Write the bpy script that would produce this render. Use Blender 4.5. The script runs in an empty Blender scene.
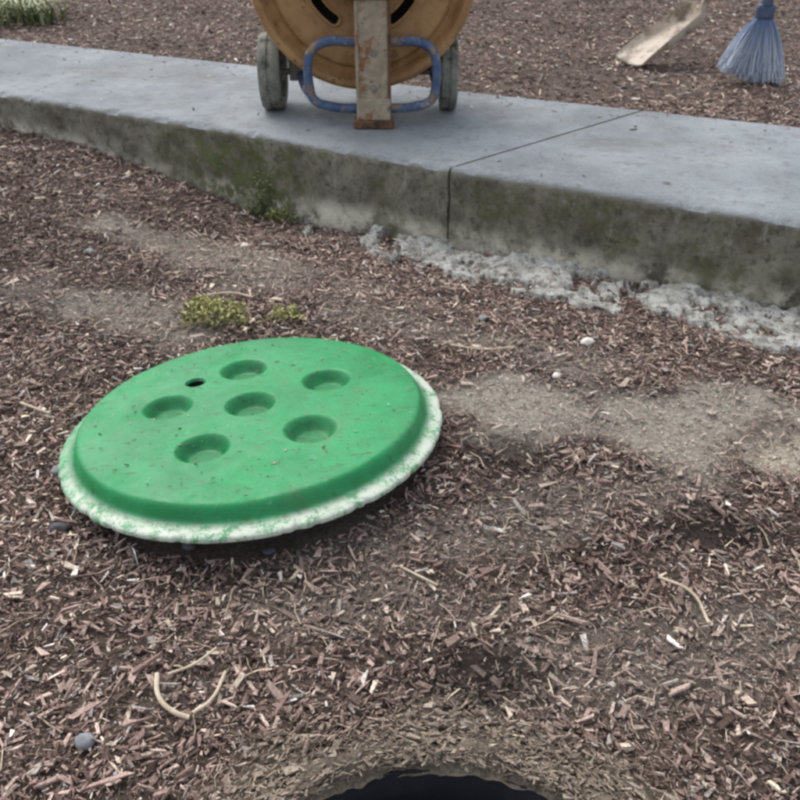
import bpy, math, random, bmesh
import numpy as np
from mathutils import Vector, Matrix
random.seed(4); rng=np.random.default_rng(11)
S=bpy.context.scene
col=S.collection

# ---------------------------------------------------------------- noise
_lat=rng.random((256,256))
def vnoise(x,y,s,off=0.0):
    x=np.asarray(x,float)/s+off*7.31+1000.0; y=np.asarray(y,float)/s+off*3.77+1000.0
    xi=np.floor(x).astype(int); yi=np.floor(y).astype(int)
    fx=x-xi; fy=y-yi; fx=fx*fx*(3-2*fx); fy=fy*fy*(3-2*fy)
    a=_lat[xi%256,yi%256]; b=_lat[(xi+1)%256,yi%256]; c=_lat[xi%256,(yi+1)%256]; d=_lat[(xi+1)%256,(yi+1)%256]
    return (a*(1-fx)+b*fx)*(1-fy)+(c*(1-fx)+d*fx)*fy
def fbm(x,y,s,o=4,off=0.0):
    r=0;a=.5;t=0
    for i in range(o):
        r=r+a*vnoise(x,y,s,off+i*1.7); t+=a; a*=.5; s=s/2.03
    return r/t
def sstep(a,b,x):
    t=np.clip((x-a)/(b-a),0,1); return t*t*(3-2*t)
def lin(c):
    c=np.array(c,float)/255.0
    return np.where(c<=.04045,c/12.92,((c+.055)/1.055)**2.4)

# ---------------------------------------------------------------- mesh helpers
def npmesh(name,verts,quads=None,tris=None,mat=None,smooth=False,colors=None,parent=None):
    me=bpy.data.meshes.new(name)
    verts=np.asarray(verts,np.float32)
    me.vertices.add(len(verts)); me.vertices.foreach_set('co',verts.ravel())
    loops=[];tot=[]
    if quads is not None and len(quads):
        q=np.asarray(quads,np.int32); loops.append(q.ravel()); tot.append(np.full(len(q),4,np.int32))
    if tris is not None and len(tris):
        q=np.asarray(tris,np.int32); loops.append(q.ravel()); tot.append(np.full(len(q),3,np.int32))
    loops=np.concatenate(loops); tot=np.concatenate(tot)
    me.loops.add(len(loops)); me.loops.foreach_set('vertex_index',loops)
    me.polygons.add(len(tot)); st=np.concatenate([[0],np.cumsum(tot)[:-1]]).astype(np.int32)
    me.polygons.foreach_set('loop_start',st)
    try: me.polygons.foreach_set('loop_total',tot)
    except Exception: pass
    me.polygons.foreach_set('use_smooth',np.full(len(tot),bool(smooth)))
    me.update(calc_edges=True); me.validate()
    if colors is not None:
        a=me.color_attributes.new('col','FLOAT_COLOR','POINT')
        c=np.ones((len(verts),4),np.float32); c[:,:3]=colors; a.data.foreach_set('color',c.ravel())
    ob=bpy.data.objects.new(name,me); col.objects.link(ob)
    if mat: me.materials.append(mat)
    if parent: setpar(ob,parent)
    return ob
def gridfaces(nu,nv,closeu=False,closev=False,base=0):
    iu=np.arange(nu if closeu else nu-1); iv=np.arange(nv if closev else nv-1)
    U,V=np.meshgrid(iu,iv,indexing='ij'); U=U.ravel();V=V.ravel(); U2=(U+1)%nu; V2=(V+1)%nv
    return np.stack([U*nv+V,U2*nv+V,U2*nv+V2,U*nv+V2],1)+base
def empty(name,loc):
    e=bpy.data.objects.new(name,None); e.location=loc; e.empty_display_size=.1; col.objects.link(e); return e
def setpar(ob,e):
    ob.parent=e; ob.matrix_parent_inverse=Matrix.Translation(e.location).inverted()
def lathe(name,prof,axis,center,mat,parent=None,n=96,smooth=True,drop=None):
    P=np.array(prof,float); th=np.linspace(0,2*math.pi,n,endpoint=False)
    R=P[:,0][None,:]; A=np.broadcast_to(P[:,1][None,:],(n,len(P)))
    c=np.cos(th)[:,None]*R; s=np.sin(th)[:,None]*R
    if axis=='Z': v=np.stack([c,s,A],-1)
    elif axis=='Y': v=np.stack([c,A,s],-1)
    else: v=np.stack([A,c,s],-1)
    v=v.reshape(-1,3)
    f=gridfaces(n,len(P),closeu=True)
    if drop is not None:
        ang=np.repeat((np.arange(n)+.5)/n*2*math.pi,len(P)-1)
        rr=np.tile((P[1:,0]+P[:-1,0])/2,n)
        aa=np.tile((P[1:,1]+P[:-1,1])/2,n)
        f=f[~drop(ang,rr,aa)]
    ob=npmesh(name,v+np.array(center),f,mat=mat,smooth=smooth)
    m=ob.modifiers.new('e','EDGE_SPLIT'); m.split_angle=math.radians(40)
    if parent: setpar(ob,parent)
    return ob
def box(name,cx,cy,cz,sx,sy,sz,mat,parent=None,bev=.004,rot=None):
    v=np.array([[x,y,z] for x in(-.5,.5) for y in(-.5,.5) for z in(-.5,.5)])*np.array([sx,sy,sz])
    q=[[0,1,3,2],[4,6,7,5],[0,4,5,1],[2,3,7,6],[0,2,6,4],[1,5,7,3]]
    ob=npmesh(name,v,q,mat=mat)
    ob.location=(cx,cy,cz)
    if rot: ob.rotation_euler=rot
    b=ob.modifiers.new('b','BEVEL'); b.width=bev; b.segments=2
    if parent: setpar(ob,parent)
    return ob
def tube(name,pts,r,mat,parent=None,cyc=False,bez=True):
    cu=bpy.data.curves.new(name,'CURVE'); cu.dimensions='3D'; cu.bevel_depth=r; cu.bevel_resolution=5; cu.use_fill_caps=True
    if bez:
        sp=cu.splines.new('BEZIER'); sp.bezier_points.add(len(pts)-1)
        for b,p in zip(sp.bezier_points,pts):
            b.co=p; b.handle_left_type='AUTO'; b.handle_right_type='AUTO'
    else:
        sp=cu.splines.new('POLY'); sp.points.add(len(pts)-1)
        for b,p in zip(sp.points,pts): b.co=(*p,1)
    sp.use_cyclic_u=cyc; cu.resolution_u=10
    cu.materials.append(mat)
    ob=bpy.data.objects.new(name,cu); col.objects.link(ob)
    if parent: setpar(ob,parent)
    return ob

# ---------------------------------------------------------------- node helper
class NB:
    def __init__(s,name,rough=.8):
        s.m=bpy.data.materials.new(name); s.m.use_nodes=True; s.t=s.m.node_tree; s.n=s.t.nodes
        s.b=s.n['Principled BSDF']; s.b.inputs['Roughness'].default_value=rough
        s.tc=s.n.new('ShaderNodeTexCoord'); s.co=s.tc.outputs['Object']
    def L(s,a,b): s.t.links.new(a,b)
    def noise(s,scale,det=5,rough=.6,co=None,map=None,dist=0):
        n=s.n.new('ShaderNodeTexNoise'); n.inputs['Scale'].default_value=scale; n.inputs['Detail'].default_value=det
        n.inputs['Roughness'].default_value=rough; n.inputs['Distortion'].default_value=dist
        c=co or s.co
        if map:
            mp=s.n.new('ShaderNodeMapping'); mp.inputs['Scale'].default_value=map; s.L(c,mp.inputs[0]); c=mp.outputs[0]
        s.L(c,n.inputs['Vector']); return n.outputs['Fac']
    def rmp(s,f,a,b,lo=0.,hi=1.):
        n=s.n.new('ShaderNodeMapRange'); n.inputs[1].default_value=a; n.inputs[2].default_value=b
        n.inputs[3].default_value=lo; n.inputs[4].default_value=hi; n.interpolation_type='SMOOTHSTEP'
        s.L(f,n.inputs[0]); return n.outputs[0]
    def mix(s,f,a,b,mode='MIX'):
        n=s.n.new('ShaderNodeMix'); n.data_type='RGBA'; n.blend_type=mode
        for v,i in((f,0),(a,6),(b,7)):
            if isinstance(v,(int,float)): n.inputs[i].default_value=v
            elif isinstance(v,(tuple,list,np.ndarray)): n.inputs[i].default_value=(*v[:3],1)
            else: s.L(v,n.inputs[i])
        return n.outputs[2]
    def math(s,op,a,b=0.):
        n=s.n.new('ShaderNodeMath'); n.operation=op
        for v,i in((a,0),(b,1)):
            if isinstance(v,(int,float)): n.inputs[i].default_value=v
            else: s.L(v,n.inputs[i])
        return n.outputs[0]
    def dist(s,pt):
        n=s.n.new('ShaderNodeVectorMath'); n.operation='DISTANCE'; s.L(s.co,n.inputs[0]); n.inputs[1].default_value=pt; return n.outputs['Value']
    def attr(s,name='col'):
        n=s.n.new('ShaderNodeAttribute'); n.attribute_name=name; return n.outputs['Color']
    def color(s,c): s.L(c,s.b.inputs['Base Color'])
    def bump(s,f,dist=.004,st=1.):
        n=s.n.new('ShaderNodeBump'); n.inputs['Strength'].default_value=st; n.inputs['Distance'].default_value=dist
        s.L(f,n.inputs['Height']); s.L(n.outputs[0],s.b.inputs['Normal'])
    def sep(s,c=None):
        n=s.n.new('ShaderNodeSeparateXYZ'); s.L(c or s.co,n.inputs[0]); return n.outputs
    def geoN(s):
        n=s.n.new('ShaderNodeNewGeometry'); return n.outputs['Normal'],n.outputs['Position']

def simple(name,c1,c2,scale=20,rough=.7,c3=None,s3=6,t3=(.55,.65),bump=.002,bs=60,c4=None,s4=11,t4=(.56,.66)):
    m=NB(name,rough); c=m.mix(m.rmp(m.noise(scale),.35,.65),c1,c2)
    if c3 is not None: c=m.mix(m.rmp(m.noise(s3,6,.7),*t3),c,c3)
    if c4 is not None: c=m.mix(m.rmp(m.noise(s4,7,.75),*t4),c,c4)
    m.color(c); m.bump(m.noise(bs,4),bump,.6); return m.m

m=NB('soil_mat',.95)
c=m.mix(m.rmp(m.noise(130,5,.8),.3,.7),(.5,.48,.46),(1.4,1.38,1.34))
m.color(m.mix(1.0,m.attr(),c,'MULTIPLY')); m.bump(m.noise(110,5,.8),.016,1.)
SOIL=m.m
m=NB('chip_mat',.85)
c=m.mix(m.rmp(m.noise(240,2,.7),.3,.7),(.66,.64,.62),(1.28,1.28,1.28))
m.color(m.mix(1.0,m.attr(),c,'MULTIPLY')); m.b.inputs['Specular IOR Level'].default_value=.25
CHIP=m.m
# concrete
m=NB('concrete_mat',.8)
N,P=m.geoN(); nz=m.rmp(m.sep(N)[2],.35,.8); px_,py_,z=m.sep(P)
top=m.mix(m.rmp(m.noise(2.6,6,.65),.32,.68),lin((120,126,129)),lin((152,157,160)))
top=m.mix(m.rmp(m.noise(22,6,.75),.5,.72,0,.8),top,lin((102,106,108)))
top=m.mix(m.rmp(m.noise(130,3,.8),.54,.72,0,.6),top,lin((184,186,184)))
top=m.mix(m.rmp(m.noise(150,3,.8,map=(1,1,1.3)),.58,.70,0,.85),top,lin((74,76,76)))
top=m.mix(m.rmp(m.noise(1.3,5,.7,map=(1,2,1)),.52,.68,0,.45),top,lin((108,102,92)))
top=m.mix(m.rmp(m.noise(5,7,.8,map=(1,1.6,1)),.58,.66,0,.55),top,lin((94,94,90)))
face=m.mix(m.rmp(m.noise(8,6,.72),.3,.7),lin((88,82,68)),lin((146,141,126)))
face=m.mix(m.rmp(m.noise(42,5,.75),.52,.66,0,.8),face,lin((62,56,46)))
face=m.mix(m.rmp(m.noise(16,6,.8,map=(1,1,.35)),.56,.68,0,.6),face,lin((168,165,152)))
low=m.math('ADD',z,m.rmp(m.sep(P)[0],-1.6,-.5,-.085,.0))
face=m.mix(m.math('MULTIPLY',m.rmp(low,.045,-.02),m.rmp(m.noise(9,6,.7),.38,.54)),face,lin((202,196,178)))
mm=m.math('MULTIPLY',m.rmp(m.noise(2.9,5,.72),.48,.6),m.rmp(m.noise(36,5,.7),.36,.56))
face=m.mix(m.math('MULTIPLY',mm,.7),face,lin((84,88,50)))
gx=m.math('MULTIPLY',m.rmp(px_,-.95,-.62),m.rmp(px_,-.22,-.42))
face=m.mix(m.math('MULTIPLY',gx,m.rmp(m.noise(15,6,.8),.44,.58,0,.9)),face,lin((90,98,54)))
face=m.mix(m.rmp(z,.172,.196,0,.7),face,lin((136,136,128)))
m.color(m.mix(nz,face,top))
h=m.math('ADD',m.noise(60,6,.75),m.math('MULTIPLY',m.noise(9,4),1.2)); m.bump(h,.008,.85)
CONC=m.m
m=NB('spill_mat',.9)
c=m.mix(m.rmp(m.noise(18,6,.75),.36,.56),lin((160,157,146)),lin((226,226,218)))
c=m.mix(m.rmp(m.noise(55,6,.8),.53,.62),c,lin((104,97,84)))
c=m.mix(m.rmp(m.noise(9,6,.8),.56,.63,0,.85),c,lin((118,106,92)))
m.color(c); m.bump(m.noise(70,6,.8),.014,1.); SPILL=m.m
# lid
HXL,HYL=.175*math.cos(math.radians(140)),.175*math.sin(math.radians(140))
m=NB('lid_mat',.42)
x,y,zz=m.sep(); rr=m.math('SQRT',m.math('ADD',m.math('MULTIPLY',x,x),m.math('MULTIPLY',y,y)))
c=m.mix(m.rmp(m.noise(7,5,.6),.3,.7),(.007,.215,.060),(.014,.305,.095))
c=m.mix(m.math('MULTIPLY',m.rmp(m.noise(8,6,.75),.50,.72,0,.5),m.rmp(m.noise(120,3,.7),.3,.6)),c,lin((92,104,72)))
c=m.mix(m.rmp(m.noise(20,7,.8,map=(1,2.6,1)),.56,.66,0,.8),c,lin((56,58,42)))
c=m.mix(m.rmp(m.noise(200,3,.8),.60,.70,0,.75),c,lin((56,56,42)))
c=m.mix(m.rmp(m.noise(34,5,.85,map=(1.8,.6,1)),.63,.68,0,.45),c,lin((150,176,150)))
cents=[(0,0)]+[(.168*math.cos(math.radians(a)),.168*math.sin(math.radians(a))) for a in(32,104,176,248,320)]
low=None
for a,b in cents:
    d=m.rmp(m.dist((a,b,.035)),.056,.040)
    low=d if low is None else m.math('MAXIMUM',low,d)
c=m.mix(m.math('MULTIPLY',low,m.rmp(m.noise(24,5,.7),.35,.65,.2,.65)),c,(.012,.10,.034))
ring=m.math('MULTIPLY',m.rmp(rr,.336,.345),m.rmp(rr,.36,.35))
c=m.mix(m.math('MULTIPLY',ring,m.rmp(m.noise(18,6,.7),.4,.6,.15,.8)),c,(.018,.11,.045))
rim=m.math('MULTIPLY',m.rmp(rr,.340,.362),m.rmp(m.noise(34,7,.9),.40,.53,.12,.9))
dirx=m.rmp(m.math('ADD',x,m.math('MULTIPLY',y,-.6)),-.42,-.05,.25,1.)
c=m.mix(m.math('MULTIPLY',rim,dirx),c,lin((206,210,196)))
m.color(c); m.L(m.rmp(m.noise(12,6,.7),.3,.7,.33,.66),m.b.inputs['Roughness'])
m.bump(m.math('ADD',m.noise(9,4,.6),m.math('MULTIPLY',m.noise(150,5,.7),.25)),.006,.5); LID=m.m
RUST=simple('rust_mat',lin((146,108,68)),lin((178,140,94)),12,.65,lin((112,72,44)),6,(.48,.68),.002,90,lin((82,58,42)),20,(.58,.68))
RUSTD=simple('rust_dark_mat',lin((96,66,44)),lin((128,92,60)),16,.75,lin((60,44,34)),9,(.5,.62))
DARKIN=simple('drum_shade_mat',(.012,.008,.006),(.03,.02,.013),12,.9)  # near-black: shade inside the drum put into the colour
POST=simple('post_mat',lin((150,136,116)),lin((178,164,144)),22,.75,lin((136,94,62)),10,(.52,.62),.003,60,lin((88,76,64)),30,(.56,.66))
BLUE=simple('blue_paint_mat',lin((58,76,108)),lin((84,102,132)),25,.55,lin((142,116,92)),22,(.5,.6),.002,60,lin((150,152,150)),9,(.53,.62))
RUBB=simple('wheel_mat',lin((104,106,98)),lin((136,136,126)),18,.85,lin((74,70,60)),20,(.5,.64),.004,50)
STEEL=simple('steel_mat',lin((110,108,104)),lin((140,136,130)),25,.5,lin((100,70,46)),20,(.52,.62))
MOTOR=simple('motor_mat',lin((60,62,64)),lin((80,82,84)),25,.5)
PAN=simple('pan_mat',lin((176,162,144)),lin((196,184,168)),9,.65,lin((128,114,98)),10,(.48,.64),.002,60,lin((100,88,76)),30,(.58,.66))
BRH=simple('broom_head_mat',lin((58,70,96)),lin((76,90,114)),18,.5)
BLACK=simple('riser_and_hole_shade_mat',(.008,.009,.012),(.014,.015,.02),18,.6)  # black riser plastic; in the lid hole it stands in for shade
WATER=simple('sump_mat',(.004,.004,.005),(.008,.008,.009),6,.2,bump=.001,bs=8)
WOOD=simple('twig_mat',lin((176,158,134)),lin((206,192,170)),30,.8)
PEB=simple('pebble_mat',lin((112,114,118)),lin((146,148,150)),30,.8)
def attrmat(name,rough=.7):
    m=NB(name,rough); m.color(m.attr()); return m.m
LEAF=attrmat('leaf_mat',.6); BRS=attrmat('bristle_mat',.6)

# ---------------------------------------------------------------- terrain
FX=[-30,-6,-1.558,-.502,.147,1.02,4,25];  FY=[18.4,5.75,3.427,2.873,2.50,2.065,.70,-8.9]
RX=[-30,-6,-2.009,-.669,.176,.892,1.377,4,25]; RY=[17.6,6.45,4.57,3.95,3.50,3.172,2.95,1.75,-7.8]
yf=lambda x:np.interp(x,FX,FY); yr=lambda x:np.maximum(np.interp(x,RX,RY),yf(x)+.85)
HC=(.045,.375); HR=.296
LC=(-.29,1.392)
def gh(x,y):
    x=np.asarray(x,float);y=np.asarray(y,float)
    d=y-yf(x)
    z=.06*sstep(-.6,-1.8,x)
    zw=np.interp(x,[-1.8,-1.4,-1.1,-.75,-.5,-.1,.15,1.2],[.06,.052,.03,-.03,-.075,-.075,-.06,-.055])
    k=sstep(-.75,-.05,d); z=z*(1-k)+zw*k
    z=z+(fbm(x,y,.55,3,3)-.5)*.045+(fbm(x,y,.12,4,9)-.5)*.030
    rl=np.hypot(x-LC[0],y-LC[1]); k=sstep(.5,.34,rl)
    z=z*(1-k)+k*(np.clip((x-LC[0])*.05,-.02,.03)-.003)
    rh=np.hypot(x-HC[0],y-HC[1]); k=sstep(.55,.30,rh); z=z*(1-k)+k*(-.012)
    w=d/(yr(x)-yf(x)); k=sstep(.2,.8,w)
    zb=.186+(fbm(x,y,.5,3,5)-.5)*.03*sstep(1.,1.3,w)+.01*sstep(1,1.6,w)
    return z*(1-k)+k*zb
def ell(x,y,cx,cy,rx,ry,a=0.,f=.45,n=1.3):
    ca,sa=math.cos(a),math.sin(a); dx=x-cx;dy=y-cy
    u=(dx*ca+dy*sa)/rx; v=(-dx*sa+dy*ca)/ry
    r=np.sqrt(u*u+v*v)+(fbm(x,y,.16,4,21)-.5)*n
    return sstep(1+f,1-f,r)
def masks(x,y):
    gray=np.maximum.reduce([1.*ell(x,y,.48,1.47,.42,.14,-.12,n=2.),.75*ell(x,y,-.46,2.29,.48,.14,-.5,n=2.),.75*ell(x,y,-.75,1.95,.36,.10,-.4,n=2.),.35*ell(x,y,.18,1.14,.4,.08,.3),.3*ell(x,y,.35,.85,.3,.08,.2),.3*ell(x,y,-.05,.95,.25,.08,0),.45*ell(x,y,.1,1.85,.35,.07,-.4)])
    pale=ell(x,y,.78,1.33,.12,.07)
    dark=np.maximum.reduce([ell(x,y,.12,.82,.09,.06),ell(x,y,.57,1.12,.17,.05),.8*ell(x,y,.22,1.34,.10,.05), .6*ell(x,y,.3,2.0,.5,.04,-.45),.6*ell(x,y,-.35,1.0,.3,.03)])
    rh=np.hypot(x-HC[0],y-HC[1]); ringm=sstep(.41,.34,rh+(fbm(x,y,.1,3,2)-.5)*.12)
    return gray,pale,dark,ringm
def soilcol(x,y):
    g,p,d,r=masks(x,y); n=fbm(x,y,.35,4,14)[...,None]
    c=lin((92,79,71))*(1-n)+lin((134,118,106))*n
    c=c*(1-g[...,None])+lin((190,182,170))*g[...,None]
    c=c*(1-p[...,None])+lin((216,205,186))*p[...,None]
    c=c*(1-d[...,None])+lin((64,53,46))*d[...,None]
    n2=fbm(x,y,.05,4,15)[...,None]
    r=r[...,None]*.85; c=c*(1-r)+(lin((112,102,88))*(1-n2)+lin((166,154,136))*n2)*r
    return c
def axis(lo,hi,st,far):
    a=list(np.arange(lo,hi,st)); s=st;v=a[-1]
    while v<far: s*=1.22; v+=s; a.append(v)
    s=st;v=a[0];b=[]
    while v>-far: s*=1.22; v-=s; b.append(v)
    return np.array(b[::-1]+a)
xs=axis(-2.4,2.2,.014,300); ys=axis(.0,5.,.014,300)
X,Y=np.meshgrid(xs,ys,indexing='ij'); Z=gh(X,Y)
V=np.stack([X,Y,Z],-1).reshape(-1,3); F=gridfaces(len(xs),len(ys))
cen=V[F].mean(1); rc=np.hypot(cen[:,0]-HC[0],cen[:,1]-HC[1]); F=F[rc>.37]
rs=np.linspace(HR-.004,.41,40); th=np.linspace(0,2*math.pi,500,endpoint=False)
T,R=np.meshgrid(th,rs,indexing='ij')
jit=(fbm(np.cos(T)*.3+5,np.sin(T)*.3,.05,4,4)-.5)*.03*sstep(.34,HR,R)
cx=HC[0]+np.cos(T)*(R+jit*.5); cy=HC[1]+np.sin(T)*(R+jit*.5)
cz=gh(cx,cy)+.008+(fbm(cx,cy,.03,5,6)-.5)*.026+.010*np.exp(-((R-.322)/.012)**2)-.026*sstep(.375,.41,R)-.014*sstep(.310,HR-.004,R)
V2=np.stack([cx,cy,cz],-1).reshape(-1,3); F2=gridfaces(500,40,closeu=True,base=len(V))
VV=np.concatenate([V,V2]); FF=np.concatenate([F,F2])
ground=npmesh('ground',VV,FF,mat=SOIL,smooth=True,colors=soilcol(VV[:,0],VV[:,1]))

# ---------------------------------------------------------------- mulch chips
PAL=np.array([lin(c) for c in [(82,67,60),(110,92,83),(137,114,105),(157,134,125),(174,151,140),(194,174,160),(210,192,173),(218,205,181),(168,161,154),(232,225,216)]])
PW=np.array([.14,.17,.2,.17,.13,.085,.045,.02,.06,.015])
def chips(x,y,Ls,lift,wmin=.16,wmax=.5,soil=0.,yaw=None):
    n=len(x); g,p,d,r=masks(x,y)
    L=Ls; W=L*rng.uniform(wmin,wmax,n); W=np.clip(W,.0015,.014); T=np.clip(W*rng.uniform(.15,.45,n),.001,.004)
    base=np.array([[-1,-1,-1],[1,-1,-1],[1,1,-1],[-1,1,-1],[-1,-1,1],[1,-1,1],[1,1,1],[-1,1,1]],float)*.5
    v=np.repeat(base[None],n,0)
    tap=rng.uniform(.15,1.,(n,2))
    for k,s in ((0,0),(1,1),(2,1),(3,0)):
        for kk in(k,k+4): v[:,kk,1]*=tap[:,s]
    jx=rng.uniform(-.22,.22,(n,4)); jy=rng.uniform(-.25,.25,(n,4))
    for k in range(4):
        for kk in(k,k+4): v[:,kk,0]+=jx[:,k]; v[:,kk,1]+=jy[:,k]
    v[:,:,0]*=L[:,None]; v[:,:,1]*=W[:,None]; v[:,:,2]*=T[:,None]
    rx=rng.normal(0,.42,n); ry=rng.normal(0,.26,n); a=rng.uniform(0,6.283,n) if yaw is None else yaw
    c,s=np.cos(rx)[:,None],np.sin(rx)[:,None]; yy=v[:,:,1]*c-v[:,:,2]*s; zz=v[:,:,1]*s+v[:,:,2]*c
    c,s=np.cos(ry)[:,None],np.sin(ry)[:,None]; xx=v[:,:,0]*c+zz*s; zz=-v[:,:,0]*s+zz*c
    c,s=np.cos(a)[:,None],np.sin(a)[:,None]; X=xx*c-yy*s; Yy=xx*s+yy*c
    z=gh(x,y)+lift
    out=np.stack([X+x[:,None],Yy+y[:,None],zz+z[:,None]],-1)
    idx=rng.choice(len(PAL),n,p=PW/PW.sum()); C=PAL[idx]*rng.uniform(.75,1.25,(n,1))
    tone=fbm(x,y,.5,3,31)[:,None]; C=C*(.66+.72*tone)
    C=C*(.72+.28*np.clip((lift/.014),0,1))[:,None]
    if soil: C=C*(1-soil)+soilcol(x,y)*rng.uniform(.5,1.45,(n,1))*soil
    gg=(g*.55)[:,None]; C=C*(1-gg)+lin((190,180,166))*gg*rng.uniform(.5,1.2,(n,1))
    C=C*(1-(d*.4)[:,None])
    rr=(r*.6)[:,None]; C=C*(1-rr)+lin((146,134,118))*rr*rng.uniform(.5,1.3,(n,1))
    return out.reshape(-1,3),np.repeat(C,8,0)
def accept(x,y,thin=1.):
    d=y-yf(x); w=d/(yr(x)-yf(x)); g,p,dk,r=masks(x,y)
    ok=(d<.0)|(w>1.0+ (fbm(x,y,.1,3,8)-.5)*.03)
    ok&=np.hypot(x-LC[0],y-LC[1])>.35
    rh=np.hypot(x-HC[0],y-HC[1]); ok&=rh>HR+.008
    pr=1-thin*np.maximum.reduce([g*.86,p*.9,dk*.55,r*.6])
    ok&=rng.random(len(x))<pr
    return ok
outs=[];cols=[]
def tier(n,x0,x1,y0,y1,l0,l1,excl=None,hi=.014,thin=1.,**kw):
    x=rng.uniform(x0,x1,n); y=rng.uniform(y0,y1,n); k=accept(x,y,thin)
    if excl: k&=~((x>excl[0])&(x<excl[1])&(y>excl[2])&(y<excl[3]))
    x=x[k];y=y[k]; L=l0+(l1-l0)*rng.beta(1.4,3.8,len(x)); lift=rng.uniform(-.002,hi,len(x))
    v,c=chips(x,y,L,lift,**kw); outs.append(v); cols.append(c)
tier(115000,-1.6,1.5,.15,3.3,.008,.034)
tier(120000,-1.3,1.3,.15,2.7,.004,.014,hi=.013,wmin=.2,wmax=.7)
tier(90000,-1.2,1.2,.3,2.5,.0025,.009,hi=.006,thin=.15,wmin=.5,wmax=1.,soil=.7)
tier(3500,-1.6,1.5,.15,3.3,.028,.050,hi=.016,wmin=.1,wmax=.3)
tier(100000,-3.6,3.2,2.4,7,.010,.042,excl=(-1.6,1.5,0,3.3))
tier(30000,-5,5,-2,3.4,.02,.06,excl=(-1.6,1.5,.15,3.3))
tier(35000,-12,12,6,18,.04,.11,excl=(-3.6,3.2,2.4,7))
# debris packed round the mouth of the riser
n=16000; a=rng.uniform(0,6.283,n); r=HR+.004+np.abs(rng.normal(0,.05,n)); x=HC[0]+r*np.cos(a); y=HC[1]+r*np.sin(a)
L=.004+.020*rng.beta(1.2,4,n)
v,c=chips(x,y,L,rng.uniform(.006,.022,n)-.010*sstep(.31,HR,r),wmin=.12,wmax=.6,soil=.45,yaw=a+1.57+rng.normal(0,.6,n)); outs.append(v); cols.append(c)
# chips dropped on the slab and crust
n=420; x=rng.uniform(-2.4,1.6,n); w_=np.where(rng.random(n)<.6,1-rng.beta(1,7,n),rng.random(n)); y=yf(x)+(yr(x)-yf(x))*w_
v,c=chips(x,y,.006+.02*rng.beta(1.2,4,n),.2034-gh(x,y)); outs.append(v); cols.append(c)
n=260; x=rng.uniform(-.15,1.3,n); y=yf(x)-rng.uniform(.02,.24,n)
v,c=chips(x,y,.006+.025*rng.beta(1.2,4,n),rng.uniform(.026,.034,n)); outs.append(v); cols.append(c)
v=np.concatenate(outs); c=np.concatenate(cols); n=len(v)//8
q=np.array([[4,5,6,7],[0,1,5,4],[1,2,6,5],[2,3,7,6],[3,0,4,7]])
Q=(np.arange(n)[:,None,None]*8+q[None]).reshape(-1,4)
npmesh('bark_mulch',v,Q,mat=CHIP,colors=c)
n=1800; x=rng.uniform(-1.6,1.6,n); y=rng.uniform(.2,3.4,n); k=accept(x,y); x=x[k];y=y[k]; n=len(x)
L=rng.uniform(.015,.06,n); a=rng.uniform(0,6.283,n); w=rng.uniform(.0005,.0013,n)
dx=np.cos(a)*L/2; dy=np.sin(a)*L/2; nx=-np.sin(a)*w; ny=np.cos(a)*w; z=gh(x,y)+rng.uniform(.008,.016,n); t=rng.normal(0,.004,n)
bow=rng.normal(0,.12,n)*L
mx=x-np.sin(a)*bow; my=y+np.cos(a)*bow
vv=np.stack([np.stack([x-dx-nx,y-dy-ny,z-t],1),np.stack([x-dx+nx,y-dy+ny,z-t],1),np.stack([mx+nx,my+ny,z+.002],1),np.stack([mx-nx,my-ny,z+.002],1),np.stack([x+dx-nx,y+dy-ny,z+t],1),np.stack([x+dx+nx,y+dy+ny,z+t],1)],1).reshape(-1,3)
b=np.arange(n)[:,None]*6; Q=np.concatenate([b+np.array([[0,1,2,3]]),b+np.array([[3,2,5,4]])])
cc=np.repeat(lin((190,174,150))[None]*rng.uniform(.5,1.1,(n,1)),6,0)
npmesh('straw_debris',vv,Q,mat=CHIP,colors=cc)

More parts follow.
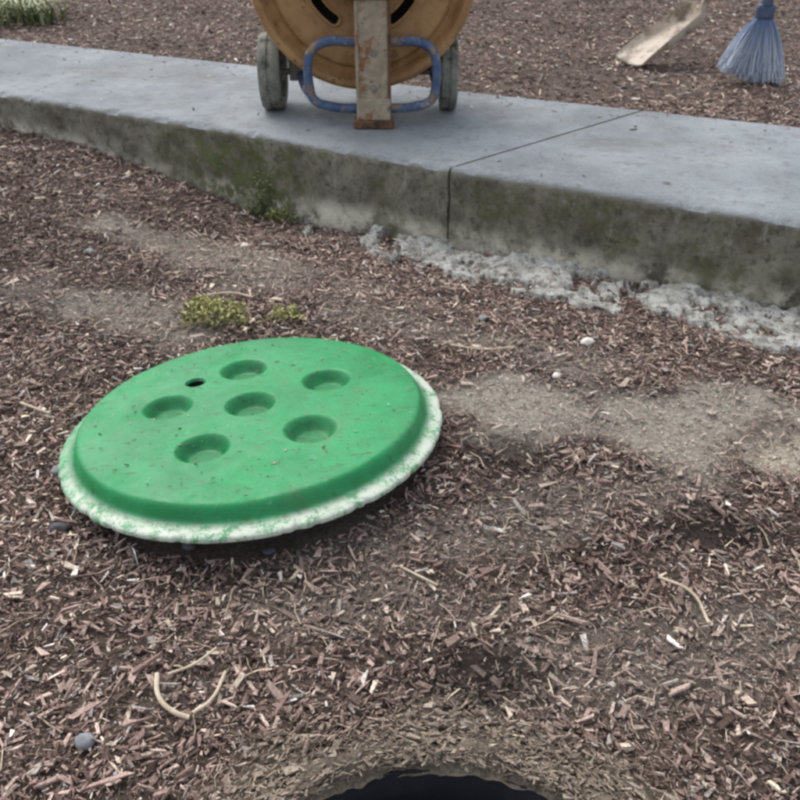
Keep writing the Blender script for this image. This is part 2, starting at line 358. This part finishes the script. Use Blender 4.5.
# ---------------------------------------------------------------- walkway
walk=empty('concrete_walkway',(.5,2.7,.2))
def slab(name,fx0,fx1,rx0,rx1,n):
    u=np.linspace(0,1,n); fx=fx0+(fx1-fx0)*u; rx=rx0+(rx1-rx0)*u
    f=np.stack([fx,yf(fx)],1); r=np.stack([rx,yr(rx)],1)
    prof=[]
    for zz in np.linspace(-.25,.185,30): prof.append((0,zz,0,1))
    prof+=[(0,.192,.003,1),(0,.197,.008,.6),(0,.2,.016,.2)]
    for w in np.linspace(.03,.97,44): prof.append((w,.2,0,0))
    prof+=[(1,.2,-.016,0),(1,.194,-.004,0),(1,.18,0,0),(1,-.2,0,0)]
    d=r-f; Lw=np.linalg.norm(d,axis=1,keepdims=True); dn=d/Lw
    tn=np.gradient(f,axis=0); tn/=np.linalg.norm(tn,axis=1,keepdims=True); nn=np.stack([-tn[:,1],tn[:,0]],1)
    nn*=np.sign((nn*dn).sum(1,keepdims=True))
    V=np.zeros((n,len(prof),3))
    for j,(w,zz,o,k) in enumerate(prof):
        p=f+d*w+nn*o
        if k:
            s=fx*1.15; lo=float(sstep(.19,.05,np.array(zz)))
            rough=(fbm(s,np.full(n,zz),.08,5,40)-.5)*(.008+.026*lo)+(fbm(s,np.full(n,zz),.5,2,44)-.5)*(.008+.02*lo)
            p=p+nn*(rough*k)[:,None]-nn*(.012*(1-(zz+.25)/.45))
        V[:,j,:2]=p
        V[:,j,2]=zz+((fbm(p[:,0],p[:,1],.6,3,50)-.5)*.004 if zz>.19 else 0)-(((fbm(fx,np.full(n,zz),.05,4,61)-.55).clip(0)*.05) if (zz>.19 and w==0) else 0)
    V=V.reshape(-1,3); F=gridfaces(n,len(prof))[:,::-1]
    mm=len(prof); cap0=list(range(mm)); cap1=[(n-1)*mm+i for i in range(mm)]
    ob=npmesh(name,V,F,mat=CONC,smooth=True,parent=walk)
    bm=bmesh.new(); bm.from_mesh(ob.data); bm.verts.ensure_lookup_table()
    for c_ in(cap0,cap1):
        try: bm.faces.new([bm.verts[i] for i in c_])
        except Exception: pass
    bmesh.ops.recalc_face_normals(bm,faces=bm.faces); bm.to_mesh(ob.data); bm.free()
    e=ob.modifiers.new('e','EDGE_SPLIT'); e.split_angle=math.radians(60)
slab('slab_a',-28,-3.6,-28.3,-3.2,300)
slab('slab_b',-3.59,.143,-3.19,.886,520)
slab('slab_c',.151,3.2,.896,3.9,420)
slab('slab_d',3.21,24,3.91,24.7,300)

# crusty mortar spilled along the foot of the walkway
OX=[-.20,-.15,-.10,-.02,.0,.10,.205,.26,.311,.43,.546,.60,.632,.66,.70,.78,.88,1.0,1.3,2.2,2.6]
OY=[2.58,2.51,2.44,2.37,2.44,2.31,2.25,2.24,2.15,2.10,2.05,2.08,2.21,2.11,2.01,1.92,1.84,1.82,1.66,1.22,1.15]
def spill(name,x0,x1,par):
    n=int((x1-x0)/.004); m=60
    x=np.linspace(x0,x1,n); yi=yf(x)+.03
    yo=np.interp(x,OX,OY)+(fbm(x,x*0,.08,5,70)-.5)*.10
    end=np.minimum(sstep(x0-.001,x0+.08,x),sstep(x1+.001,x1-.08,x)); yo=yi-(yi-yo)*(.1+.9*end)
    v=np.linspace(0,1,m); X0=np.repeat(x[:,None],m,1); V0=np.repeat(v[None],n,0)
    Y=yi[:,None]+(yo-yi)[:,None]*V0
    X=X0+(fbm(X0,Y,.07,4,3)-.5)*.05*V0; Y=Y+(fbm(X0,Y,.04,4,5)-.5)*.07*V0
    hn=fbm(X,Y,.09,4,75); hs=fbm(X,Y,.022,4,76)
    Z=gh(X,Y)+.018+(hn-.5)*.028+(hs-.5)*.024+.014*(1-V0)
    Z=Z-.05*sstep(.585,.62,fbm(X,Y,.08,5,79)); Z=np.where(V0>.985,-.14,Z); Z[0,:]=-.14; Z[-1,:]=-.14
    npmesh(name,np.stack([X,Y,Z],-1).reshape(-1,3),gridfaces(n,m),mat=SPILL,smooth=True,parent=par)
sp=empty('mortar_spill',(.5,2.2,0))
spill('crust',-.17,2.5,sp); spill('crust_fragment',-.36,-.25,sp)

# ---------------------------------------------------------------- lid
def lid():
    rs=np.concatenate([np.linspace(.002,.315,180),np.array([.320,.324,.328,.331,.334,.336,.338,.340,.342,.346,.350,.354,.360,.366,.370,.3725,.3735,.374,.3735,.371,.365])])
    zs=np.interp(rs,[0,.30,.322],[.050,.046,.044])
    tail=[.0445,.044,.043,.041,.037,.032,.026,.019,.015,.013,.0115,.0105,.009,.0075,.006,.0045,.0025,-.001,-.004,-.006,-.006]
    zs[180:]=tail
    nt=540; th=np.linspace(0,2*math.pi,nt,endpoint=False)
    T,R=np.meshgrid(th,rs,indexing='ij'); Z=np.repeat(zs[None],nt,0)
    er=sstep(.364,.373,R)*((fbm(np.cos(T),np.sin(T),.05,5,66)-.56).clip(0)*.022)
    R=R-er
    X=R*np.cos(T); Y=R*np.sin(T)
    for a,b in cents:
        r=np.hypot(X-a,Y-b); Z=Z-.026*sstep(.053,.028,r)
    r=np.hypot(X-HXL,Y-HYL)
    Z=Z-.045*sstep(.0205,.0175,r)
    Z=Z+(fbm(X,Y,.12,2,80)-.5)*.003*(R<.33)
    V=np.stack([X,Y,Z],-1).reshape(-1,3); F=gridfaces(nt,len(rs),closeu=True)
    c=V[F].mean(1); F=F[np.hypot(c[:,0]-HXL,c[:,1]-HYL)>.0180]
    cidx=len(V); V=np.concatenate([V,[[0,0,V[0,2]]]]); tri=np.array([[cidx,i*len(rs),((i+1)%nt)*len(rs)] for i in range(nt)])
    L=empty('septic_tank_lid',(LC[0],LC[1],.036))
    ob=npmesh('cover',V,F,tris=tri,mat=LID,smooth=True)
    pl=lathe('hole_shade_bore',[(.0182,.0415),(.0178,.02),(.0176,-.004),(.001,-.004)],'Z',(HXL,HYL,0),BLACK,n=32)  # bore of the small hole, its shade painted in as near-black
    # crumbs of bark and soil lying on the lid
    m=260; a=rng.uniform(0,6.283,m); r=.345*np.sqrt(rng.random(m)); x=r*np.cos(a); y=r*np.sin(a); keep=r<.325
    x=x[keep];y=y[keep]; m=len(x); z=np.full(m,.0485)
    for a_,b_ in cents: z=z-.026*sstep(.053,.028,np.hypot(x-a_,y-b_))
    v,c2=chips(x,y,.003+.010*rng.beta(1,5,m),z-gh(x,y)); n0=len(v)//8
    cr=npmesh('crumbs',v,(np.arange(n0)[:,None,None]*8+np.array([[4,5,6,7],[0,1,5,4],[1,2,6,5],[2,3,7,6],[3,0,4,7]])[None]).reshape(-1,4),mat=CHIP,colors=c2)
    for o in(ob,pl,cr): o.parent=L
    nrm=Vector((-.070,.085,1)).normalized()
    L.rotation_euler=Vector((0,0,1)).rotation_difference(nrm).to_euler()
lid()

# ---------------------------------------------------------------- riser / open hole
ri=empty('septic_riser',(HC[0],HC[1],0))
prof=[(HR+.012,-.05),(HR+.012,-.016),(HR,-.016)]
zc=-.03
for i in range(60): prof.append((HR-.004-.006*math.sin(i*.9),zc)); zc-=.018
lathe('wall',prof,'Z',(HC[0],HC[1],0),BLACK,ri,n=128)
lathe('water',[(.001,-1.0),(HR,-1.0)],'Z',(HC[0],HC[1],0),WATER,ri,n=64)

# ---------------------------------------------------------------- drain machine
dm=empty('drain_cleaning_machine',(-.12,3.1,.2))
DC=(-.123,0,.675); y0=3.05
prof=[(.001,y0-.004),(.06,y0-.004),(.075,y0+.004),(.10,y0+.012),(.14,y0+.020),(.163,y0+.022),(.200,y0+.022),(.24,y0+.018),(.262,y0+.006),(.285,y0),(.30,y0+.004),(.312,y0+.022),(.330,y0+.026),(.340,y0+.012),(.348,y0-.008),(.362,y0-.014),(.371,y0-.010),(.375,y0-.001),(.373,y0+.014),(.366,y0+.02),(.362,y0+.03),(.362,y0+.10),(.368,y0+.11),(.368,y0+.125),(.362,y0+.135),(.362,y0+.26),(.372,y0+.27),(.372,y0+.29),(.36,y0+.295),(.30,y0+.28),(.001,y0+.27)]
def drop(a,r,yv):
    d=np.degrees(a)%90; return (r>.163)&(r<.200)&(np.abs(d-45)<18)&(yv<y0+.1)
lathe('drum',prof,'Y',DC,RUST,dm,n=180,drop=drop)
lathe('drum_slot_shade',[(.14,y0+.024),(.14,y0+.09),(.23,y0+.09),(.23,y0+.024)],'Y',DC,DARKIN,dm,n=60)  # dark backing added behind the slots, painted as the shade inside
for k in range(4):
    a0=math.radians(45+90*k)
    pts=[]
    for (r,da) in [(.164,-16),(.162,-8),(.162,0),(.162,8),(.164,16),(.182,19.5),(.199,16),(.201,8),(.201,0),(.201,-8),(.199,-16),(.182,-19.5)]:
        a=a0+math.radians(da); pts.append((DC[0]+r*math.cos(a),y0+.020,DC[2]+r*math.sin(a)))
    tube('slot_lip_%d'%(k+1),pts,.005,RUST,dm,cyc=True)
px=-.088; py=2.955
box('post_web',px,py-.012,.49,.100,.012,.58,POST,dm,.003)
box('post_flange_l',px-.053,py,.49,.010,.05,.575,POST,dm,.002)
box('post_flange_r',px+.053,py,.49,.010,.05,.575,RUSTD,dm,.002)
box('foot_plate',px,py-.002,.214,.136,.08,.026,RUSTD,dm,.004)
box('foot_gusset',px,py-.023,.262,.112,.010,.07,POST,dm,.003)
box('bearing_block',px-.02,py-.005,.66,.16,.075,.12,RUSTD,dm,.012)
lathe('axle_cap',[(.001,-.06),(.03,-.06),(.036,-.05),(.036,.06)],'Y',(DC[0],py,DC[2]),STEEL,dm,n=32)
for k,(bx,bz) in enumerate([(0,.33),(0,.44)]):
    lathe('bolt_%d'%(k+1),[(.001,-.026),(.009,-.026),(.011,-.020),(.011,.0)],'Y',(px+bx,py,bz),STEEL,dm,n=6,smooth=False)
xl,xr=-.305,.12; zt,zb=.465,.262; hy=2.985; c=.06
pts=[(px-.06,hy,zt),(xl+c,hy,zt),(xl+.014,hy,zt-.025),(xl,hy,zt-c),(xl,hy,zb+c),(xl+.012,hy,zb+.02),(xl+c,hy-.005,zb),(px,hy-.01,zb-.005),(xr-c,hy-.005,zb),(xr-.012,hy,zb+.02),(xr,hy,zb+c),(xr,hy,zt-c),(xr-.014,hy,zt-.025),(xr-c,hy,zt),(px+.06,hy,zt),(px,hy,zt)]
tube('front_hoop',pts,.0155,BLUE,dm,cyc=True)
wl,wr=-.455,.172; wy=3.2; wz=.328
tube('rail_l',[(xl,hy,.30),(xl-.03,3.1,.30),(xl-.05,wy,wz),(xl-.03,3.42,.40)],.015,BLUE,dm)
tube('rail_r',[(xr,hy,.30),(xr+.005,3.1,.30),(xr+.0,wy,wz),(xr,3.42,.40)],.015,BLUE,dm)
box('axle_bracket_l',wl+.085,wy-.01,.37,.05,.03,.14,STEEL,dm,.004)
box('axle_bracket_r',wr-.05,wy-.01,.37,.03,.03,.14,STEEL,dm,.004)
tube('axle',[(wl-.02,wy,wz),(wr+.03,wy,wz)],.012,STEEL,dm,bez=False)
for nm,x in(('wheel_l',wl),('wheel_r',wr)):
    w=.040 if x<0 else .032
    lathe(nm,[(.012,-w*.9),(.035,-w*.9),(.04,-w*.5),(.085,-w*.5),(.092,-w*.9),(.112,-w),(.125,-w*.93),(.130,-w*.75),(.130,-w*.2),(.126,-w*.12),(.126,w*.12),(.130,w*.2),(.130,w*.75),(.125,w*.93),(.112,w),(.092,w*.9),(.085,w*.5),(.04,w*.5),(.035,w*.9),(.012,w*.9)],'X',(x,wy,wz),RUBB,dm,n=72)
tube('handle',[(xl-.02,3.42,.40),(xl-.02,3.46,.7),(xl-.02,3.50,1.05),(xl,3.56,1.2),(xl+.08,3.6,1.26),(xr-.08,3.6,1.26),(xr,3.56,1.2),(xr,3.50,1.05),(xr,3.46,.7),(xr,3.42,.40)],.016,BLUE,dm)
tube('rear_cross',[(xl-.02,3.44,.67),(xr,3.44,.67)],.015,BLUE,dm,bez=False)
box('motor_mount',-.09,3.44,.80,.30,.05,.16,BLUE,dm,.01)
lathe('motor',[(.001,-.13),(.05,-.13),(.075,-.11),(.08,-.08),(.08,.1),(.07,.12),(.001,.125)],'X',(-.09,3.52,.86),MOTOR,dm,n=48)

# ---------------------------------------------------------------- dustpan
dp=empty('dustpan',(1.1,3.95,.2))
def pan():
    A=Vector((1.00,3.90,.212)); B=Vector((1.31,4.02,.385)); side=Vector((.30,-.86,.02)).normalized()
    up=(B-A).cross(side).normalized(); up=up if up.z>0 else -up
    nu,nv=24,33; V=[]
    for sft in(0,.006):
        for i in range(nu):
            u=i/(nu-1)
            for j in range(nv):
                v=-1+2*j/(nv-1)
                hw=.110*(1-.28*u**1.6)
                wall=.055*(u**.7)*max(0,(abs(v)-.86)/.14)+ (.06*max(0,(u-.88)/.12))
                lipc=.02*(1-u)*(v*v)
                p=A+(B-A)*(u+ .08*(1-v*v)*(u>.5)*(u-.5)) +side*(hw*v)+up*(wall+lipc-sft)
                V.append(p[:])
    f=gridfaces(nu,nv); g=gridfaces(nu,nv,base=nu*nv)[:,::-1]
    e=[]
    for i in range(nu-1):
        for j in(0,nv-1):
            a=i*nv+j;b=(i+1)*nv+j; e.append([a,b,b+nu*nv,a+nu*nv])
    for j in range(nv-1):
        for i in(0,nu-1):
            a=i*nv+j;b=a+1; e.append([a,b,b+nu*nv,a+nu*nv])
    npmesh('pan',V,np.concatenate([f,g,np.array(e)]),mat=PAN,smooth=True,parent=dp)
    tube('handle',[tuple(B+up*.03),(1.35,4.03,.50),(1.355,4.05,.75),(1.36,4.08,1.0)],.015,PAN,dp)
    tube('grip',[(1.359,4.075,.92),(1.362,4.09,1.06)],.018,MOTOR,dp,bez=False)
pan()
# ---------------------------------------------------------------- broom
br=empty('broom',(1.42,3.6,.2))
n=1500; k=rng.uniform(-1,1,n); dth=rng.uniform(-1,1,n)
topx=1.422+k*.026; topy=3.60+dth*.012; topz=np.full(n,.45)
botx=1.412+k*.118+rng.normal(0,.011,n); boty=3.585+dth*.035+rng.normal(0,.010,n); botz=.206+np.where(k<0,-k*.045,0)+rng.uniform(0,.035,n)
seg=6; VV=[];CC=[]
tt=np.linspace(0,1,seg)
wv=rng.normal(0,.010,n); rm=rng.uniform(.1,1,n)**.7
for s_ in range(3):
    for t in tt:
        an=s_*2.094; e=t**.85
        VV.append(np.stack([topx+(botx-topx)*e+wv*math.sin(t*3.1)+math.cos(an)*.0015,topy+(boty-topy)*e+math.sin(an)*.0015,topz+(botz-topz)*t],1))
        a=lin((96,120,160));b=lin((226,232,238)); mixv=np.clip((t-.02)/.6,0,1)*rm
        CC.append(a*(1-mixv[:,None])+b*mixv[:,None])
VV=np.stack(VV,1).reshape(-1,3); CC=np.stack(CC,1).reshape(-1,3)
q=[]
for s_ in range(3):
    for i in range(seg-1):
        a=s_*seg+i;b=((s_+1)%3)*seg+i; q.append([a,b,b+1,a+1])
Q=(np.arange(n)[:,None,None]*18+np.array(q)[None]).reshape(-1,4)
npmesh('bristles',VV,Q,mat=BRS,colors=CC,parent=br)
box('head',1.422,3.60,.465,.072,.04,.06,BRH,br,.014)
lathe('socket',[(.001,.49),(.024,.49),(.018,.56),(.014,.57),(.001,.57)],'Z',(1.423,3.60,0),BRH,br,n=24)
tube('handle',[(1.423,3.60,.52),(1.445,3.62,1.0),(1.46,3.64,1.35)],.012,BRH,br)

# ---------------------------------------------------------------- plants
def blades(name,cx,cy,n,rad,h0,h1,w,cA,cB,lean=.5):
    V=[];Q=[];C=[]
    for i in range(n):
        r=rad*math.sqrt(random.random()); a=random.random()*6.283
        x=cx+r*math.cos(a); y=cy+r*math.sin(a)*.6; z=float(gh(x,y))
        h=random.uniform(h0,h1); la=random.random()*6.283; le=random.uniform(.1,lean)*h
        pa=la+1.57; c=cA+(cB-cA)*random.random(); ww=w*random.uniform(.6,1.3)
        b=len(V)
        for k in range(5):
            t=k/4; wd=ww*(1-t)**.7+.0004
            px_=x+math.cos(la)*le*t*t; py_=y+math.sin(la)*le*t*t; pz=z+h*(t-.25*t*t*lean)
            V.append((px_-math.cos(pa)*wd,py_-math.sin(pa)*wd,pz)); V.append((px_+math.cos(pa)*wd,py_+math.sin(pa)*wd,pz)); C+= [c*(.5+.6*t)]*2
            if k: Q.append([b+2*k-2,b+2*k-1,b+2*k+1,b+2*k])
    return npmesh(name,V,Q,mat=LEAF,colors=np.array(C))
G1=lin((86,104,50))
blades('grass_clump',-2.20,5.08,480,.36,.08,.26,.008,G1,lin((206,208,160)),1.7)
blades('grass_clump',-2.7,5.6,900,.5,.06,.24,.006,G1,lin((180,186,130)),1.7)
def moss(name,cx,cy,cz,rx,ry,rz,n,s,cA,cB):
    u=rng.normal(size=(n,3)); u/=np.linalg.norm(u,axis=1,keepdims=True); u[:,2]=np.abs(u[:,2])
    lump=.35+1.1*fbm(u[:,0]*.5+cx,u[:,1]*.5+cy+u[:,2]*.3,.16,3,90)
    p=u*lump[:,None]*rng.uniform(.4,1,(n,1))**.5*np.array([rx,ry,rz])+np.array([cx,cy,cz])
    a=rng.normal(size=(n,3)); a/=np.linalg.norm(a,axis=1,keepdims=True); b=np.cross(a,rng.normal(size=(n,3))); b/=np.linalg.norm(b,axis=1,keepdims=True)
    ss=(s*rng.uniform(.5,1.4,n))[:,None]
    V=np.stack([p-a*ss,p-b*ss*.45,p+a*ss,p+b*ss*.45],1).reshape(-1,3); Q=np.arange(n*4).reshape(-1,4)
    t=rng.random((n,1)); c=(cA*(1-t)+cB*t)*(.5+.7*(p[:,2:3]-cz)/rz)
    npmesh(name,V,Q,mat=LEAF,colors=np.repeat(c,4,0))
M1=lin((118,118,66));M2=lin((204,198,134))
moss('moss_clump',-.455,1.885,.010,.10,.065,.06,1400,.006,M1,M2)
moss('moss_clump',-.285,1.90,.008,.06,.04,.035,600,.006,M1,M2)
moss('moss_clump',-.50,1.95,.008,.05,.03,.04,400,.006,M1,M2)
D1=lin((80,90,46));D2=lin((140,148,88))
moss('moss_clump',-.44,2.838,-.08,.12,.016,.16,800,.006,D1,D2)
moss('moss_clump',-.40,2.79,-.07,.08,.04,.045,500,.006,D1,lin((160,166,96)))

# ---------------------------------------------------------------- twigs & pebbles
def W(u,v,z=.014): return (u,v,float(gh(u,v))+z)
tw=empty('twigs',(-.3,.8,0))
for i,(pts,r) in enumerate([([(-.345,.80),(-.335,.765),(-.305,.735),(-.285,.73)],.0035),([(-.285,.735),(-.262,.76),(-.25,.81)],.0025),([(-.33,.80),(-.30,.82),(-.27,.85)],.002),([(.12,1.75),(.2,1.73),(.27,1.74)],.0025),([(-.53,1.98),(-.44,2.0),(-.38,1.985)],.003),([(.42,1.0),(.46,.96),(.47,.9)],.0025),([(-.8,1.5),(-.73,1.47)],.003),([(.0,1.02),(.06,.98)],.002)]):
    tube('twig_%d'%(i+1),[W(*p,z=.017) for p in pts],r,WOOD,tw)
pb=empty('pebbles',(0,1,0))
def peb(i,x,y,r,mat):
    n,m=20,12; th=np.linspace(0,2*math.pi,n,endpoint=False); ph=np.linspace(.02,math.pi-.02,m)
    T,Pp=np.meshgrid(th,ph,indexing='ij'); nx=np.sin(Pp)*np.cos(T);ny=np.sin(Pp)*np.sin(T);nz=np.cos(Pp)
    k=.7+.65*fbm(nx*.5+i,ny*.5+nz*.3,.4,3,i); zz=float(gh(x,y))+r*.3+.006
    V=np.stack([x+nx*r*k*1.2,y+ny*r*k,zz+nz*r*k*.7],-1).reshape(-1,3)
    npmesh('pebble_%d'%(i+1),V,gridfaces(n,m,closeu=True),mat=mat,smooth=True,parent=pb)
DK=simple('dark_pod_mat',lin((66,64,70)),lin((90,88,94)),30,.7); WH=simple('pale_stone_mat',lin((200,194,182)),lin((224,218,206)),30,.8)
for i,(x,y,r,m_) in enumerate([(-.418,.70,.012,PEB),(-.60,1.13,.013,DK),(-.03,1.22,.010,DK),(-.36,1.08,.010,DK),(-.22,1.06,.009,DK),(.45,1.79,.014,WH),(-.47,2.42,.012,WH),(.35,1.62,.009,WH),(-.9,2.3,.012,PEB),(.21,1.92,.010,PEB),(-.66,1.30,.012,PEB)]): peb(i,x,y,r,m_)

# ---------------------------------------------------------------- light & camera
w=bpy.data.worlds.new('World'); S.world=w; w.use_nodes=True; nt=w.node_tree
sky=nt.nodes.new('ShaderNodeTexSky'); sky.sky_type='NISHITA'; sky.sun_disc=False
el=math.radians(58); az=math.radians(-35)
sky.sun_elevation=el; sky.sun_rotation=az; sky.dust_density=3.
hs=nt.nodes.new('ShaderNodeHueSaturation'); hs.inputs['Saturation'].default_value=.4; hs.inputs['Value'].default_value=1.65
nt.links.new(sky.outputs[0],hs.inputs['Color'])
bg=nt.nodes['Background']; bg.inputs['Strength'].default_value=.15; nt.links.new(hs.outputs[0],bg.inputs[0])
sd=bpy.data.lights.new('sun','SUN'); sd.energy=1.2; sd.angle=math.radians(50); sd.color=(1,.98,.95)
so=bpy.data.objects.new('sun',sd); col.objects.link(so)
dirv=Vector((math.sin(az)*math.cos(el),math.cos(az)*math.cos(el),math.sin(el)))
so.rotation_euler=dirv.to_track_quat('Z','Y').to_euler()
S.view_settings.view_transform='Standard'; S.view_settings.look='None'; S.view_settings.exposure=0
cd=bpy.data.cameras.new('camera'); cd.sensor_width=36; cd.lens=36*850/800; cd.clip_start=.02; cd.clip_end=1000
# the phone was focused too close: whole scene slightly soft
cd.dof.use_dof=True; cd.dof.focus_distance=.30; cd.dof.aperture_fstop=46
co=bpy.data.objects.new('camera',cd); col.objects.link(co); co.location=(0,0,1.0); co.rotation_euler=(math.radians(90-33),0,0)
S.camera=co
